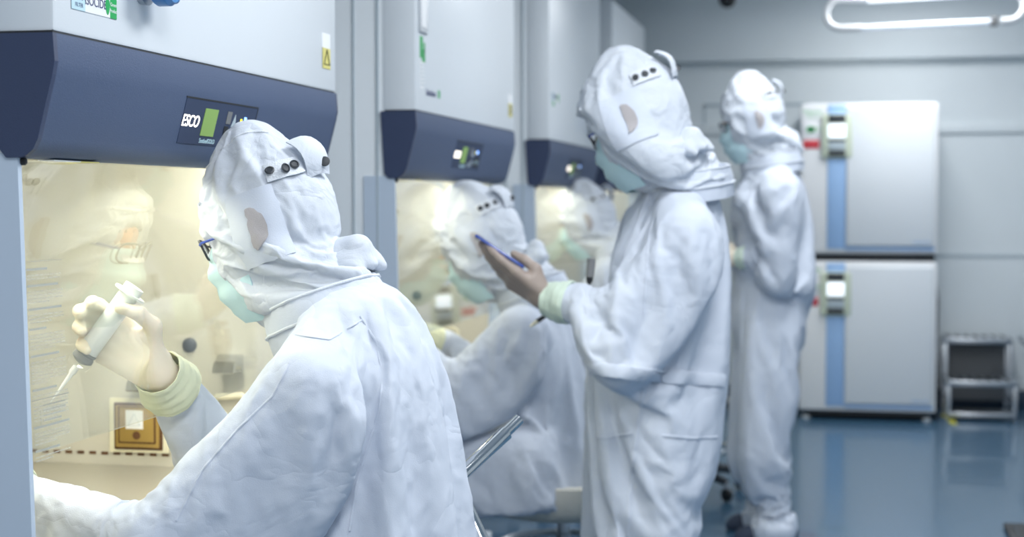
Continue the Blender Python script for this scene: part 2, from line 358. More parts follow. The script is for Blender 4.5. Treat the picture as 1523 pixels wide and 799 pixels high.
    def plate(n, dy, dz, w, h, m, par, d=.0, t=.0012, bev=.0):
        c = q(dy, dz, d); b = MB().box((-w/2, -h/2, 0), (w/2, h/2, t), bev)
        b.v = [tuple(c+ex*a[0]+ez*a[1]+en*a[2]) for a in b.v]; return p(n, b, m, par, 0)
    P = plate('control_panel', .675, .004, .355, .084, M['panel'], R, -.0005, .0016, .0005)
    plate('panel_edge', .675, .0475, .359, .003, M['gap'], P, 0, .0015); plate('panel_edge', .854, .004, .003, .088, M['gap'], P, 0, .0015)
    text('lit_logo', 'ESCO', .031, q(.535, .004, .0014), ex, ez, M['logo'], P, shear=.12)
    plate('lcd_screen', .622, .006, .062, .052, M['lcd'], P, .001)
    text('panel_lettering', 'SentinelGOLD', .0125, q(.63, -.030, .0014), ex, ez, M['lblue'], P)
    for dy, dz, w, h, mm in ((.712, .020, .022, .024, 'rubber'), (.709, -.006, .020, .018, 'black'), (.709, -.024, .018, .014, 'seam')): plate('key', dy, dz, w, h, M[mm], P, .001, .0012)
    for dz, sg in ((.014, 1), (-.020, -1)):
        b = MB(); c = q(.742, dz, .001); v = [(-.011, -.011*sg), (.011, -.011*sg), (0, .014*sg)]
        if sg < 0: v = v[::-1]
        b.add([c+ex*a+ez*d for a, d in v]+[c+ex*a+ez*d+en*.0012 for a, d in v], [(2, 1, 0), (3, 4, 5), (0, 1, 4, 3), (1, 2, 5, 4), (2, 0, 3, 5)]); k = p('arrow_key', b, M['seam'], P, 0)
    for i in range(4):
        k = plate('mode_key', .776+i*.0185, -.013, .0145, .032, M['gap'], P, .001, .0014)
        plate('key_mark', .776+i*.0185, -.013, .004, .013, M['lblue'], k, .0023, .0006)
    plate('yellow_lamp', .776, .018, .006, .006, M['ledy'], P, .001, .002, .0008); plate('blue_lamp', .796, .020, .010, .011, M['ledb'], P, .001, .002, .001)
    # stickers and handle on the white casing
    sx, sz = V(0, 1, 0), V(0, 0, 1)
    def stick(n, ya, yb, za, zb, m, par=R, t=.0012): return p(n, MB().box((XF-.0005, ya, za), (XF+t, yb, zb), .0003), m, par, 0)
    def stxt(s, y, z, sz_, m, par, n='lettering', al='CENTER'): return text(n, s, sz_, (XF+.0014, y, z), sx, sz, m, par, .0003, align=al)
    if kind in (0, 2, 3):
        y = y0+.055; zo = 0 if kind == 0 else .12
        s = stick('brand_sticker', y, y+.155, 1.566+zo, 1.600+zo, M['white'])
        stick('sticker_field', y, y+.045, 1.566+zo, 1.600+zo, M['lblue'], s, .0014); stxt('ULPA', y+.023, 1.588+zo, .020, M['navyi'], s); stxt('FILTER', y+.024, 1.574+zo, .009, M['navyi'], s)
        stxt('ISOCIDE', y+.081, 1.584+zo, .020, M['navyi'], s)
        stick('green_field', y+.131, y+.155, 1.566+zo, 1.600+zo, M['green'], s, .0014); stxt('Green', y+.143, 1.588+zo, .0085, M['white'], s); stxt('Product', y+.143, 1.578+zo, .0085, M['white'], s)
        b = MB(); c = V(XF+.0012, y+.122, 1.583+zo); lv = [c+V(0, .0075*math.sin(a)*(1+.3*math.cos(a)), .013*math.cos(a)) for a in np.arange(14)*2*math.pi/14]
        b.add(lv+[l+V(.0006, 0, 0) for l in lv], [tuple(range(14))[::-1], tuple(range(14, 28))]+[(i, (i+1) % 14, 14+(i+1) % 14, 14+i) for i in range(14)]); p('leaf_mark', b, M['green'], s, 0)
        yk, zk = (y0+.305, 1.632) if kind == 0 else (y0+1.03, 1.62)
        b = MB().lathe([(.030, 0), (.032, .012), (.020, .016), (.019, .030)], (XF, yk, zk), (1, 0, 0), 24); h = p('handle_mount', b, M['chrome2'])
        b = MB().lathe([(.030, .026), (.034, .032), (.034, .052), (.028, .060), (.010, .061)], (XF, yk, zk), (1, 0, 0), 28); p('blue_knob', b, M['blue'], h)
        p('blue_lever', MB().box((XF+.03, yk-.05, zk-.026), (XF+.052, yk+.05, zk+.012), .010, seg=4), M['blue'], h)
    if kind == 1:
        s = stick('framed_notice', y0+.03, y0+.115, 1.745, 1.86, M['chrome2'], R, .006); stick('notice_face', y0+.045, y0+.10, 1.760, 1.845, M['white'], s, .0068); 
        stick('green_sticker', y0+.045, y0+.075, 1.675, 1.735, M['green']); stick('green_leaf_label', y0+.086, y0+.10, 1.69, 1.72, M['green'])
        s = stick('text_sticker', y0+.05, y0+.085, 1.59, 1.665, M['white'])
        for i in range(6): stick('print_line', y0+.054, y0+.081, 1.598+i*.011, 1.602+i*.011, M['seam'], s, .0015)
        stxt('Labculture', y0+.11, 1.583, .026, M['navyi'], R, 'model_lettering', 'LEFT'); stick('green_dot_label', y0+.25, y0+.27, 1.575, 1.597, M['green'])
    if kind in (1, 2): stick('green_mark_label', y0+.07, y0+.10, 1.665, 1.70, M['green'])
    # hazard sticker by the far edge
    s = stick('hazard_sticker', y1-.10, y1-.045, 1.575, 1.655, M['white']); stick('yellow_field', y1-.10, y1-.045, 1.575, 1.622, M['yellow'], s, .0014)
    b = MB(); t3 = [(y1-.092, 1.585), (y1-.053, 1.585), (y1-.0725, 1.618)]; b.tube([(XF+.002, a, z) for a, z in t3], .0014, 6, True); p('warning_triangle', b, M['gap'], s)
    if kind == 0:
        # long printed notice on the sash, near edge
        gx = lambda z: -1.2065-(z-.884)/(1.40-.884)*.022+.0004
        def onglass(n, ya, yb, za, zb, m, par, d=0):
            b = MB(); b.add([(gx(z)+d+e, y, z) for e in (0, .0005) for z in (za, zb) for y in (ya, yb)], [(0, 1, 3, 2), (4, 6, 7, 5), (0, 4, 5, 1), (2, 3, 7, 6), (0, 2, 6, 4), (1, 5, 7, 3)]); return p(n, b, m, par, 0)
        G = bpy.data.objects[[o.name for o in R.children if o.name.startswith('sash_glass')][0]]
        N = onglass('notice_frame', y0+.034, y0+.150, 1.1795, 1.1805, M['ink'], R)
        rr = random.Random(3); z = 1.166; k = 0; blk = [1, 5, 3, 1, 4, 1, 6, 1, 7, 1, 4, 1, 3]
        b = MB(); d = MB()
        def ln(bb, ya, yb, za, zb): bb.add([(gx(zz)+e, yy, zz) for e in (0, .0005) for zz in (za, zb) for yy in (ya, yb)], [(0, 1, 3, 2), (4, 6, 7, 5), (0, 4, 5, 1), (2, 3, 7, 6), (0, 2, 6, 4), (1, 5, 7, 3)])
        for nb in (2, 4, 3, 5, 7, 8, 4, 2):
            ln(d, y0+.034, y0+.034+rr.uniform(.05, .115), z, z+.0035); z -= .0085
            for i in range(nb):
                y = y0+.034; end = y0+(.146 if i < nb-1 else rr.uniform(.08, .14))
                while y < end:
                    w = rr.uniform(.006, .016); ln(b, y, min(y+w, end), z, z+.0016); y += w+.0025
                z -= .0054
            z -= .006
        p('notice_text', b, M['faint'], N, 0); p('notice_heading', d, M['ink'], N, 0)
        b = MB(); ln(b, y0+.030, y0+.150, .9655, .967); ln(b, y0+.030, y0+.055, .925, .9265); ln(b, y0+.055, y0+.0562, .925, .950)
        for i in range(5): ln(b, y0+.064, y0+.064+rr.uniform(.055, .08), .955-i*.008, .9575-i*.008)
        ln(b, y0+.030, y0+.152, .909, .9095); p('notice_footer', b, M['ink'], N, 0)
    # fittings on the far inner side wall
    ys = y1-.034
    O = p('outlet_frame', MB().box((-1.705, ys-.012, .676), (-1.552, ys, .806), .004), M['cream'])
    p('outlet_bezel', MB().box((-1.690, ys-.017, .684), (-1.567, ys-.010, .796), .003), M['brown'], O)
    p('outlet_cover', MB().box((-1.684, ys-.022, .690), (-1.573, ys-.015, .790), .004), M['gold'], O)
    p('cover_rim', MB().box((-1.676, ys-.0235, .700), (-1.581, ys-.0205, .788), .002), M['brown'], O); p('cover_plate', MB().box((-1.672, ys-.0255, .704), (-1.585, ys-.022, .786), .003), M['gold'], O)
    s = p('hazard_label', MB().box((-1.655, ys-.0275, .735), (-1.611, ys-.025, .780), .001), M['white'], O)
    p('hazard_triangle', MB().tube([(-1.648, ys-.028, .744), (-1.618, ys-.028, .744), (-1.633, ys-.028, .772)], .0012, 6, True), M['seam'], s)
    p('cover_emblem', MB().lathe([(.010, 0), (.010, .001), (.004, .0015)], (-1.628, ys-.0255, .720), (0, -1, 0), 16), M['brown'], O)
    for xx, zz in ((-1.610, .84), (-1.395, .886)):
        b = MB(); pr = [(0, .0), (0, .030), (-.028, .030), (-.058, .010), (-.066, -.008), (-.058, -.012), (-.050, .0), (-.034, .010), (-.016, .004), (-.008, -.012), (0, -.012)]
        n = len(pr); v = [(x, ys+a, zz+c) for x in (xx-.026, xx+.026) for a, c in pr]
        b.add(v, [(i, (i+1) % n, n+(i+1) % n, n+i) for i in range(n)]+[tuple(range(n))[::-1], tuple(range(n, 2*n))]); t = p('gas_tap', b, M['chrome'], None, 50)
    p('cord_port', MB().lathe([(.017, 0), (.0175, .006), (.013, .011), (.004, .013)], (-1.502, ys, .935), (0, -1, 0), 20), M['dark'])
    p('drain_pipe', MB().tube([(-1.44, ys-.01, .775), (-1.44, ys-.012, .80), (-1.43, ys-.014, .815), (-1.37, ys-.014, .82), (-1.352, ys-.012, .81), (-1.35, ys-.01, .78)], .008, 10), M['cream'])
    return R
for y, lab, k in zip(CAB_Y, ('large white safety cabinet in the left foreground with a lit logo and brand stickers',
                            'white safety cabinet second in the row, with a framed notice above its slate band',
                            'white safety cabinet third in the row, beside the tall standing person, blue knob',
                            'farthest white safety cabinet, mostly hidden behind the hood of the standing person'), range(4)): cabinet(y, lab, k)

# ============================ stacked incubators ============================
def incubator(z0, z1, label):
    R = empty('incubator', (.155, 9.85, z0)); tag(R, label, 'incubator', 'stacked white incubators')
    xa, xb, yf = -.232, .548, 9.5
    def p(n, b, m, q=None, s=35): return b.build(n, m, q or R, s)
    p('body', MB().box((xa, yf+.05, z0), (xb, 10.2, z1), .012), M['enamel'])
    p('front_frame', MB().box((xa, yf+.012, z0+.004), (xb, yf+.05, z1), .012, seg=3), M['white'])
    D = p('door', MB().box((.028, yf-.008, z0+.045), (.530, yf+.02, z1-.022), .014, seg=3), M['enamel'])
    b = MB()
    for s in ('Thermo',): text('door_lettering', 'HERACELL', .022, (.46, yf-.009, z0+.07), (1, 0, 0), (0, 0, 1), M['sky'], D)
    p('blue_stripe', MB().box((-.078, yf+.004, z0+.03), (.028, yf+.016, z1-.004), .006), M['sky'])
    p('lower_strip', MB().box((.028, yf+.006, z0+.022), (.530, yf+.016, z0+.042), .003), M['sky'])
    P = p('control_frame', MB().box((-.112, yf-.014, z1-.315), (.066, yf+.012, z1-.058), .014, seg=3), M['pale'])
    for n, a, c, m in (('smoked_window', .064, .108, 'dark'), ('display', .118, .198, 'screen'), ('key_row', .206, .222, 'dark'), ('key_field', .222, .268, 'seam'), ('lower_window', .272, .302, 'dark')):
        p(n, MB().box((-.074, yf-.020, z1-c), (.024, yf-.010, z1-a), .003), M[m], P)
    text('maker_lettering', 'Thermo', .034, (-.165, yf+.0112, z1-.044), (1, 0, 0), (0, 0, 1), M['lgreen'], R)
    text('maker_lettering', 'SCIENTIFIC', .015, (-.165, yf+.0112, z1-.072), (1, 0, 0), (0, 0, 1), M['lgreen'], R)
    g = p('status_sticker', MB().box((-.215, yf+.009, z1-.190), (-.105, yf+.0125, z1-.110), .002), M['white'])
    b = MB().lathe([(.020, 0), (.020, .0014)], (-.180, yf+.009, z1-.146), (0, -1, 0), 20).box((-.180, yf+.0076, z1-.162), (-.150, yf+.009, z1-.130)); p('green_mark', b, M['green'], g)
    text('green_lettering', 'CO2', .030, (-.128, yf+.0085, z1-.146), (1, 0, 0), (0, 0, 1), M['lgreen'], g)
    r = p('red_sticker', MB().box((-.218, yf+.009, z1-.258), (-.125, yf+.0125, z1-.208), .002), M['red'])
    p('top_edge', MB().box((xa+.02, yf+.02, z1-.004), (xb-.02, 10.18, z1+.006), .004), M['white'])
    return R
incubator(.05, .925, 'white incubator standing low on the floor, under the other one')
t = incubator(.972, 1.845, 'white incubator stacked on top, its upper edge the highest by the back wall')
b = MB().box((-.215, 9.53, .931), (.535, 10.18, .9719), .004).build('stacking_frame', M['gap']); tag(b, 'dark slotted stacking frame between the two white incubators', 'stacking frame')
R = empty('roller_base', (.155, 9.85, 0)); tag(R, 'low dark roller base beneath the lower white incubator', 'roller base')
MB().box((-.20, 9.53, .022), (.51, 10.17, .0495), .004).build('deck', M['gap'], R)
for x in (-.19, .50):
    for y in (9.56, 10.12): MB().lathe([(.022, 0), (.024, .008), (.016, .024)], (x, y, 0)).build('foot', M['case'], R)

# ============================ step stool, steel table, cable, tape, mat ============================
R = empty('step_stool', (.815, 9.8, 0)); tag(R, 'stainless steel two tread step stool standing against the back wall', 'step stool')
for n, z, ya, yb in (('upper_tread', .46, 9.92, 10.17), ('lower_tread', .235, 9.62, 9.86)):
    T = MB().box((.615, ya, z-.035), (1.015, yb, z), .006).build(n, M['chrome2'], R); b = MB()
    for i in range(7): b.box((.635+i*.053, ya+.02, z-.001), (.66+i*.053, yb-.02, z+.0012))
    b.build('grip_strip', M['dark'], T)
MB().box((.63, 9.60, .02), (1.0, 9.80, .05), .006).build('foot_plate', M['chrome2'], R)
for x in (.628, 1.002):
    MB().box((x-.013, 9.93, 0), (x+.013, 9.957, .43), .004).build('leg', M['chrome2'], R); MB().box((x-.013, 10.135, 0), (x+.013, 10.16, .43), .004).build('leg', M['chrome2'], R)
    MB().box((x-.013, 9.63, 0), (x+.013, 9.657, .205), .004).build('leg', M['chrome2'], R)
    MB().box((x-.010, 9.65, .10), (x+.010, 9.945, .125), .003).build('side_bar', M['chrome2'], R)
MB().box((.64, 10.14, .06), (.99, 10.15, .42), .002).build('back_panel', M['rubber'], R)
R = empty('steel_table', (1.42, 9.5, 0)); tag(R, 'low steel table at the right edge, only its corner in view', 'table')
MB().box((1.03, 9.2, .455), (1.85, 9.85, .49), .008).build('top', M['chrome2'], R)
for x in (1.12, 1.8):
    for y in (9.28, 9.78): MB().tube([(x, y, 0), (x, y, .46)], .018).build('leg', M['chrome2'], R)
o = MB().tube([(.575, 10.215, .80), (.59, 10.2, .66), (.585, 10.15, .50), (.57, 10.10, .34), (.585, 10.02, .16), (.565, 9.9, .02), (.565, 9.72, .011), (.57, 9.62, .011)], .010, 8).build('power_cable', M['dark'])
tag(o, 'dark power cable hanging down between the incubators and the step stool', 'cable')
b = MB(); c = [(.600, 9.88), (.632, 9.90), (.668, 9.46), (.636, 9.44)]; b.add([(x, y, 0) for x, y in c]+[(x, y, .002) for x, y in c], [(3, 2, 1, 0), (4, 5, 6, 7)]+[(i, (i+1) % 4, 4+(i+1) % 4, 4+i) for i in range(4)])
tag(b.build('floor_tape', M['tape'], None, 0), 'short yellow strip of tape on the blue floor by the incubators', 'tape')
R = empty('floor_mat', (.93, 6.25, 0)); tag(R, 'black mat edge on the blue floor at the bottom right corner', 'mat')
MB().box((.632, 5.9, 0), (1.25, 6.46, .022), .006).build('pad', M['black'], R)
b = MB()
for i in range(14): b.box((.66+i*.042, 5.93, .0215), (.675+i*.042, 6.43, .026), .002)
b.build('tread', M['dark'], R)

# ============================ ceiling camera and hanging lamp frame ============================
R = empty('security_camera', (-.57, 9.6, 2.6)); tag(R, 'black dome security camera hanging under the ceiling at the back', 'camera')
MB().lathe([(.062, 0), (.062, .03), (.055, .06), (.05, .115)], (-.655, 9.4, 2.6), (0, 0, -1), 28).build('mount', M['case'], R)
MB().lathe([(.050, .113), (.050, .150), (.046, .168), (.034, .186), (.016, .196), (.003, .198)], (-.655, 9.4, 2.6), (0, 0, -1), 28).build('dome', M['black'], R)
R = empty('hanging_lamp', (.41, 8.6, 2.6)); tag(R, 'white rounded rail lamp frame hanging from the ceiling at the top right', 'lamp')
def arc(cx, cz, r, a0, a1, n=10): return [(cx+r*math.cos(a), 8.6, cz+r*math.sin(a)) for a in np.linspace(a0, a1, n)]
zt, zb_, rr_ = 2.335, 2.185, .075
p1 = [(.10, 8.6, zb_)]+arc(-.01, zb_+rr_, rr_, -math.pi/2, -1.5*math.pi)+[(.15, 8.6, zt)]
p2 = [(.80, 8.6, zb_+.02)]+[(x, y, z+.02) for x, y, z in arc(.84, zb_+rr_, rr_, -math.pi/2, math.pi/2)]+[(.70, 8.6, zt+.02)]
MB().tube(p1, .019, 14).build('bent_rail', M['white'], R); MB().tube(p2, .019, 14).build('bent_rail', M['white'], R)
MB().tube([(.13, 8.6, zt), (.72, 8.6, zt+.02)], .021, 14).build('top_tube', M['lampw'], R)
MB().tube([(.09, 8.6, zb_), (.75, 8.6, zb_+.018)], .015, 14).build('lower_tube', M['lampl'], R)
MB().box((.745, 8.575, zb_-.004), (.785, 8.625, zb_+.045), .006).build('clamp', M['rubber'], R)
for x in (.12, .72): MB().tube([(x, 8.6, zt), (x, 8.6, 2.6)], .006, 8).build('hanger', M['chrome2'], R)

# ============================ people ============================
def frame_of(fwd, lean=0.0, side=0.0):
    f = nrm(fwd); u = nrm(V(0, 0, 1)-f*f[2]); l = np.cross(u, f)
    if side: u = nrm(u+l*side); l = np.cross(u, f)
    return f, l, u
def snap(bvh, o, d, off=.0, far=1.2):
    h = bvh.ray_cast(Vector(o), Vector(d), far)
    if h[0] is None: return None, None
    n = V(*h[1]); n = n if n@V(*d) < 0 else -n
    return V(*h[0])+n*off, n
def bvh_of(v, f): return BVHTree.FromPolygons([tuple(p) for p in v], [tuple(int(i) for i in q) for q in f])
def sheet(name, P, t, m, parent, nrmls=None, wrap=False):
    """grid of points P[i][j] given a thickness t along the normals"""
    P = np.array(P); ni, nj = P.shape[:2]
    if nrmls is None:
        du = np.gradient(P, axis=0); dv = np.gradient(P, axis=1); N = np.cross(du, dv); N /= np.linalg.norm(N, axis=2, keepdims=True)+1e-12
    else: N = np.array(nrmls)
    A = P+N*t*.5; B = P-N*t*.5
    b = MB(); id_ = lambda i, j, k: (k*ni+i)*nj+(j % nj)
    v = np.concatenate([A.reshape(-1, 3), B.reshape(-1, 3)]); f = []
    jn = nj if wrap else nj-1
    for i in range(ni-1):
        for j in range(jn):
            f.append((id_(i, j, 0), id_(i+1, j, 0), id_(i+1, j+1, 0), id_(i, j+1, 0))); f.append((id_(i, j, 1), id_(i, j+1, 1), id_(i+1, j+1, 1), id_(i+1, j, 1)))
    for j in range(jn):
        f.append((id_(0, j, 0), id_(0, j+1, 0), id_(0, j+1, 1), id_(0, j, 1))); f.append((id_(ni-1, j, 0), id_(ni-1, j, 1), id_(ni-1, j+1, 1), id_(ni-1, j+1, 0)))
    if not wrap:
        for i in range(ni-1):
            f.append((id_(i, 0, 0), id_(i, 0, 1), id_(i+1, 0, 1), id_(i+1, 0, 0))); f.append((id_(i, nj-1, 0), id_(i+1, nj-1, 0), id_(i+1, nj-1, 1), id_(i, nj-1, 1)))
    b.add(v, f); return b.build(name, m, parent, 60)

FL = ((.045, .025, .021), (.050, .029, .022), (.046, .027, .022), (.036, .021, .019)); FO = (.030, .0095, -.0105, -.030); FR = (.0098, .0100, .0095, .0083)
def hand_prims(w, d, n, left, curl, thumb, sc=1.0, spread=0.0, ad=None):
    """palm, four fingers and a thumb; d = wrist to knuckles, n = out of the palm; curl = three bend angles per finger"""
    d = nrm(d); n = nrm(n-d*(n@d)); s = np.cross(n, d) if left else np.cross(d, n)
    pr = []; tips = []
    for i in range(4):
        k = w+sc*(d*(.092-.004*abs(i-1))+s*FO[i])
        pr.append(cone(w+sc*(s*FO[i]*.55+d*.008), k, .0175*sc, .0128*sc))
        a = 0; p = k
        for q in range(3):
            a += math.radians(curl[i][q]); dd = d*math.cos(a)+n*math.sin(a)+s*spread*(1.5-i)*.1
            e = p+nrm(dd)*FL[i][q]*sc; r = FR[i]*sc
            pr.append(cone(p, e, r*(1.06-.06*q), r*(1.0-.07*q-.02))); p = e
        tips.append(p)
    pr.append(cone(w+sc*(d*.02+s*.014+n*.006), w+sc*(d*.05+s*.026+n*.012), .019*sc, .016*sc))
    p = w+sc*(d*.022+s*.022+n*.008)
    for q, (a, b, c) in enumerate(thumb):
        e = p+nrm(d*a+s*b+n*c)*(.043, .034, .027)[q]*sc; pr.append(cone(p, e, (.0150, .0118, .0106)[q]*sc, (.0120, .0108, .0092)[q]*sc)); p = e
    tips.append(p)
    pr.append(cone(w-ad*.06*sc, w-ad*.01*sc, .031*sc, .027*sc)); pr.append(cone(w-ad*.01*sc, w+d*.015*sc, .027*sc, .026*sc))
    return pr, (d, n, s), tips

def person(name, label, J, face, hs=1.0, h=.011, bodyh=.011, grow=.10, bag=1.0, frames=24, hands=(), glasses=True, mask=True, seated=False, sub=1, hoodh=.008, cuffm='cuff', detail=2, seed=0, head_side=0.0, ease=1.0, glovem='glove'):
    rs = np.random.RandomState(seed)
    R = empty(name, tuple(J['base'])); tag(R, label, 'person')
    f, l, u = frame_of(face, side=head_side); C = V(J['head']); ax = np.array([f, l, u])
    hd = lambda a, b, c: C+hs*(a*f+b*l+c*u)
    N = V(J['neck']); ch = V(J['chest']); pv = V(J['pelvis'])
    bl = nrm(V(J['shl'])-V(J['shr'])); bu = nrm(N-pv); bf = nrm(np.cross(bl, bu)); bu2 = np.cross(bf, bl); bx = np.array([bf, bl, bu2])
    if bf@f < 0: bf = -bf
    hip = nrm(V(J['hipl'])-V(J['hipr'])); px = np.array([nrm(np.cross(hip, (0, 0, 1))), hip, (0, 0, 1)])
    # ---- the body: one continuous surface, head with a face
    hp = [ell(hd(-.004, 0, .022), V(.096, .076, .104)*hs, ax), ell(hd(.022, 0, -.05), V(.072, .060, .084)*hs, ax), cone(hd(.090, 0, .002), hd(.110, 0, -.036), .008*hs, .0135*hs), cone(hd(.098, 0, -.040), hd(.094, .0, -.043), .017*hs, .015*hs),
          cone(hd(.078, .045, .024), hd(.086, .012, .021), .012*hs, .011*hs), cone(hd(.078, -.045, .024), hd(.086, -.012, .021), .012*hs, .011*hs),
          ell(hd(.058, .036, -.036), V(.028, .026, .026)*hs, ax), ell(hd(.058, -.036, -.036), V(.028, .026, .026)*hs, ax), ell(hd(.068, 0, -.112), V(.026, .028, .020)*hs, ax),
          cone(hd(.086, .018, -.068), hd(.090, 0, -.067), .008*hs, .010*hs), cone(hd(.086, -.018, -.068), hd(.090, 0, -.067), .008*hs, .010*hs),
          ell(hd(-.008, .078, -.012), V(.022, .010, .032)*hs, ax), ell(hd(-.008, -.078, -.012), V(.022, .010, .032)*hs, ax), cone(hd(-.018, 0, -.06), N, .056*hs, .060)]
    def limb(a, b, c, r, cut): return [cone(J[a], J[b], r[0], r[1]), cone(J[b], V(J[b])+(V(J[c])-V(J[b]))*(cut or 1), r[1]*.97, r[2])]
    bp = list(hp)+[ell(ch, (.115, .168, .19), bx), ell((ch+pv)/2, (.115, .150, .18), bx), ell(pv, (.125, .170, .115), px), cone(N, ch+bu*.05, .062, .09)]
    for s in 'lr':
        bp += [cone(ch+bu*.10, J['sh'+s], .07, .062)]+limb('sh'+s, 'el'+s, 'wr'+s, (.054, .043, .021), None)+limb('hip'+s, 'kn'+s, 'an'+s, (.088, .060, .042), None)
        a = V(J['an'+s]); t = nrm(V(J['toe'+s])); bp += [cone(a, a+V(0, 0, -.045), .040, .038), cone(a-t*.04+V(0, 0, -.050), a+t*.11+V(0, 0, -.060), .036, .028)]
    hand_sets = []
    for q in hands:
        wv = V(J['wr'+('l' if q['left'] else 'r')]); pr, fr, tips = hand_prims(wv, V(q['d']), V(q['n']), q['left'], q['curl'], q['thumb'], q.get('sc', 1), 0, nrm(wv-V(J['el'+('l' if q['left'] else 'r')]))); hand_sets.append((q, pr, fr, tips, wv))
        bp.append(cone(wv, wv+fr[0]*.06, .018, .014))
    bv, bfc = sdf(bp, bodyh, .010, [ell(hd(.106, .033, .003), V(.020, .019, .013)*hs, ax), ell(hd(.106, -.033, .003), V(.020, .019, .013)*hs, ax)], 1)
    build('body', bv, bfc, M['skin'], R, 0)
    # ---- coverall, draped over the body
    B = bag
    sp = [ell(ch, V(.150, .205, .215)*B, bx), ell((ch+pv)/2, V(.158, .205, .22)*B, bx), ell(pv+V(0, 0, .01), V(.160, .205, .15)*B, px), cone(N-bu*.01, ch+bu*.04, .082, .11)]
    for s in 'lr':
        sp += [cone(ch+bu*.09, J['sh'+s], .095, .088)]+limb('sh'+s, 'el'+s, 'wr'+s, (.090*B, .086*B, .044), .82)+limb('hip'+s, 'kn'+s, 'an'+s, (.122*B, .098*B, .074), 1.10)
        a = V(J['an'+s]); t = nrm(V(J['toe'+s])); sp += [cone(a, a+V(0, 0, -.040), .078, .082)]
    sv, sf = sdf(sp, h, .014, (), 2)
    zc = sv[:, 2]
    # fabric pinned at neck, cuffs, feet
    pin = np.zeros(len(sv))
    tn = (sv-N)@bu; pin[tn > -.015] = 1
    for s in 'lr':
        w, e = V(J['wr'+s]), V(J['el'+s]); dd = nrm(w-e); t = (sv-w)@dd; near = np.linalg.norm(sv-w-t[:, None]*dd, axis=1) < .10
        pin[(t > -.085) & (t < .2) & near] = 1
        a = V(J['an'+s]); pin[(np.linalg.norm(sv-a, axis=1) < .30) & (zc < a[2]-.01)] = 1
    noise = rs.randn(len(sv), 3)*.0015
    if seated: pin[(zc < pv[2]-.10) & (np.linalg.norm(sv[:, :2]-pv[:2], axis=1) < .25)] = 1
    dv = drape(sv+noise, sf, bv, bfc, pin, grow=grow, frames=frames, bend=.7, gap=.006)
    dv = relax(dv, sf, 1, .4)
    build('coverall', dv, sf, M['cloth'], R, sub)
    suit = bvh_of(dv, sf)
    # shoe covers
    for s in 'lr':
        a = V(J['an'+s]); t = nrm(V(J['toe'+s]))
        v2, f2 = sdf([cone(a-t*.05+V(0, 0, -.045), a+t*.10+V(0, 0, -.060), .044, .034), cone(a-t*.045+V(0, 0, -.074), a+t*.13+V(0, 0, -.074), .022, .022)], .012, .01, (), 2)
        v2[:, 2] = np.maximum(v2[:, 2], .002); build('shoe_cover', v2, f2, M['bluecover'], R, 0)
    # ---- hood: head cover with a neck skirt
    kb = nrm(N-hd(-.03, 0, -.03)); n2 = N+bu*.015
    op = ell(hd(.166, 0, -.040), V(.100, .080, .108)*hs, ax)
    gp = [ell(hd(-.012, 0, .045), V(.118, .100, .140)*hs, ax), ell(hd(.004, 0, -.04), V(.098, .092, .110)*hs, ax), ell(hd(.03, 0, -.10), V(.062, .062, .060)*hs, ax), cone(hd(-.035, 0, -.05), n2, .098*hs, .094), cone(n2+bf*.01, n2-bu*.012+bf*.01, .094, .094)]
    gv, gf = sdf(gp, hoodh, .014, [op], 2)
    d0 = sd(op, gv); tt = (gv-n2)@bu
    pin = np.zeros(len(gv)); pin[d0 < .012] = 1; pin[tt < -.035] = 1; pin[(tt < -.01) & (tt >= -.035)] = .4
    base = np.linalg.norm((gv-C)@ax.T*V(1, 1, 0), axis=1); pin[((gv-C)@u > .175*hs)] = .4
    gd = drape(gv+rs.randn(len(gv), 3)*.0012, gf, bv, bfc, pin, grow=grow*1.5*ease, frames=frames, bend=.5, gap=.010)
    gd = relax(gd, gf, 1, .4)
    HO = build('hood', gd, gf, M['cloth2'], R, sub); hb = bvh_of(gd, gf)
    def cyl(phi, uu, off=.0015):
        p = math.radians(phi); o = math.cos(p)*f+math.sin(p)*l
        return snap(hb, hd(-.01, 0, uu)+o*.45, -o, off)
    def decal(nm, phis, us, m, par, t=.0018, off=.002, keep=None):
        P = [[None]*len(us) for _ in phis]; Nn = [[None]*len(us) for _ in phis]
        for i, a in enumerate(phis):
            for j, b in enumerate(us):
                aa, bb = (a, b) if keep is None else keep(a, b)
                p, n = cyl(aa, bb, off)
                if p is None: return None
                P[i][j] = p; Nn[i][j] = n
        P = np.array(P); Nn = np.array(Nn); A0 = hd(-.01, 0, 0)
        def blur(A, k):
            for _ in range(k):
                A[1:-1] = .5*A[1:-1]+.25*(A[:-2]+A[2:]); A[:, 1:-1] = .5*A[:, 1:-1]+.25*(A[:, :-2]+A[:, 2:])
        D = P-A0; zu = (D@u)[..., None]*u; D = D-zu; r0 = np.linalg.norm(D, axis=2); D = D/r0[..., None]
        r1 = r0.copy(); blur(r1, 5); r1 = np.maximum(r1, r0+.0005); blur(r1, 2); P = A0+zu+D*r1[..., None]
        blur(Nn, 6); Nn /= np.linalg.norm(Nn, axis=2, keepdims=True)
        return sheet(nm, P, t, m, par, Nn)
    def line(nm, pts, r, m, par, on='hood', flat=.5):
        out = []; nn = []
        for a, b in pts:
            p, n = cyl(a, b, r*.35)
            if p is None: return None
            out.append(p); nn.append(n)
        return MB().tube(out, r, 8, flat=flat, nref=nn).build(nm, m, par, 60)
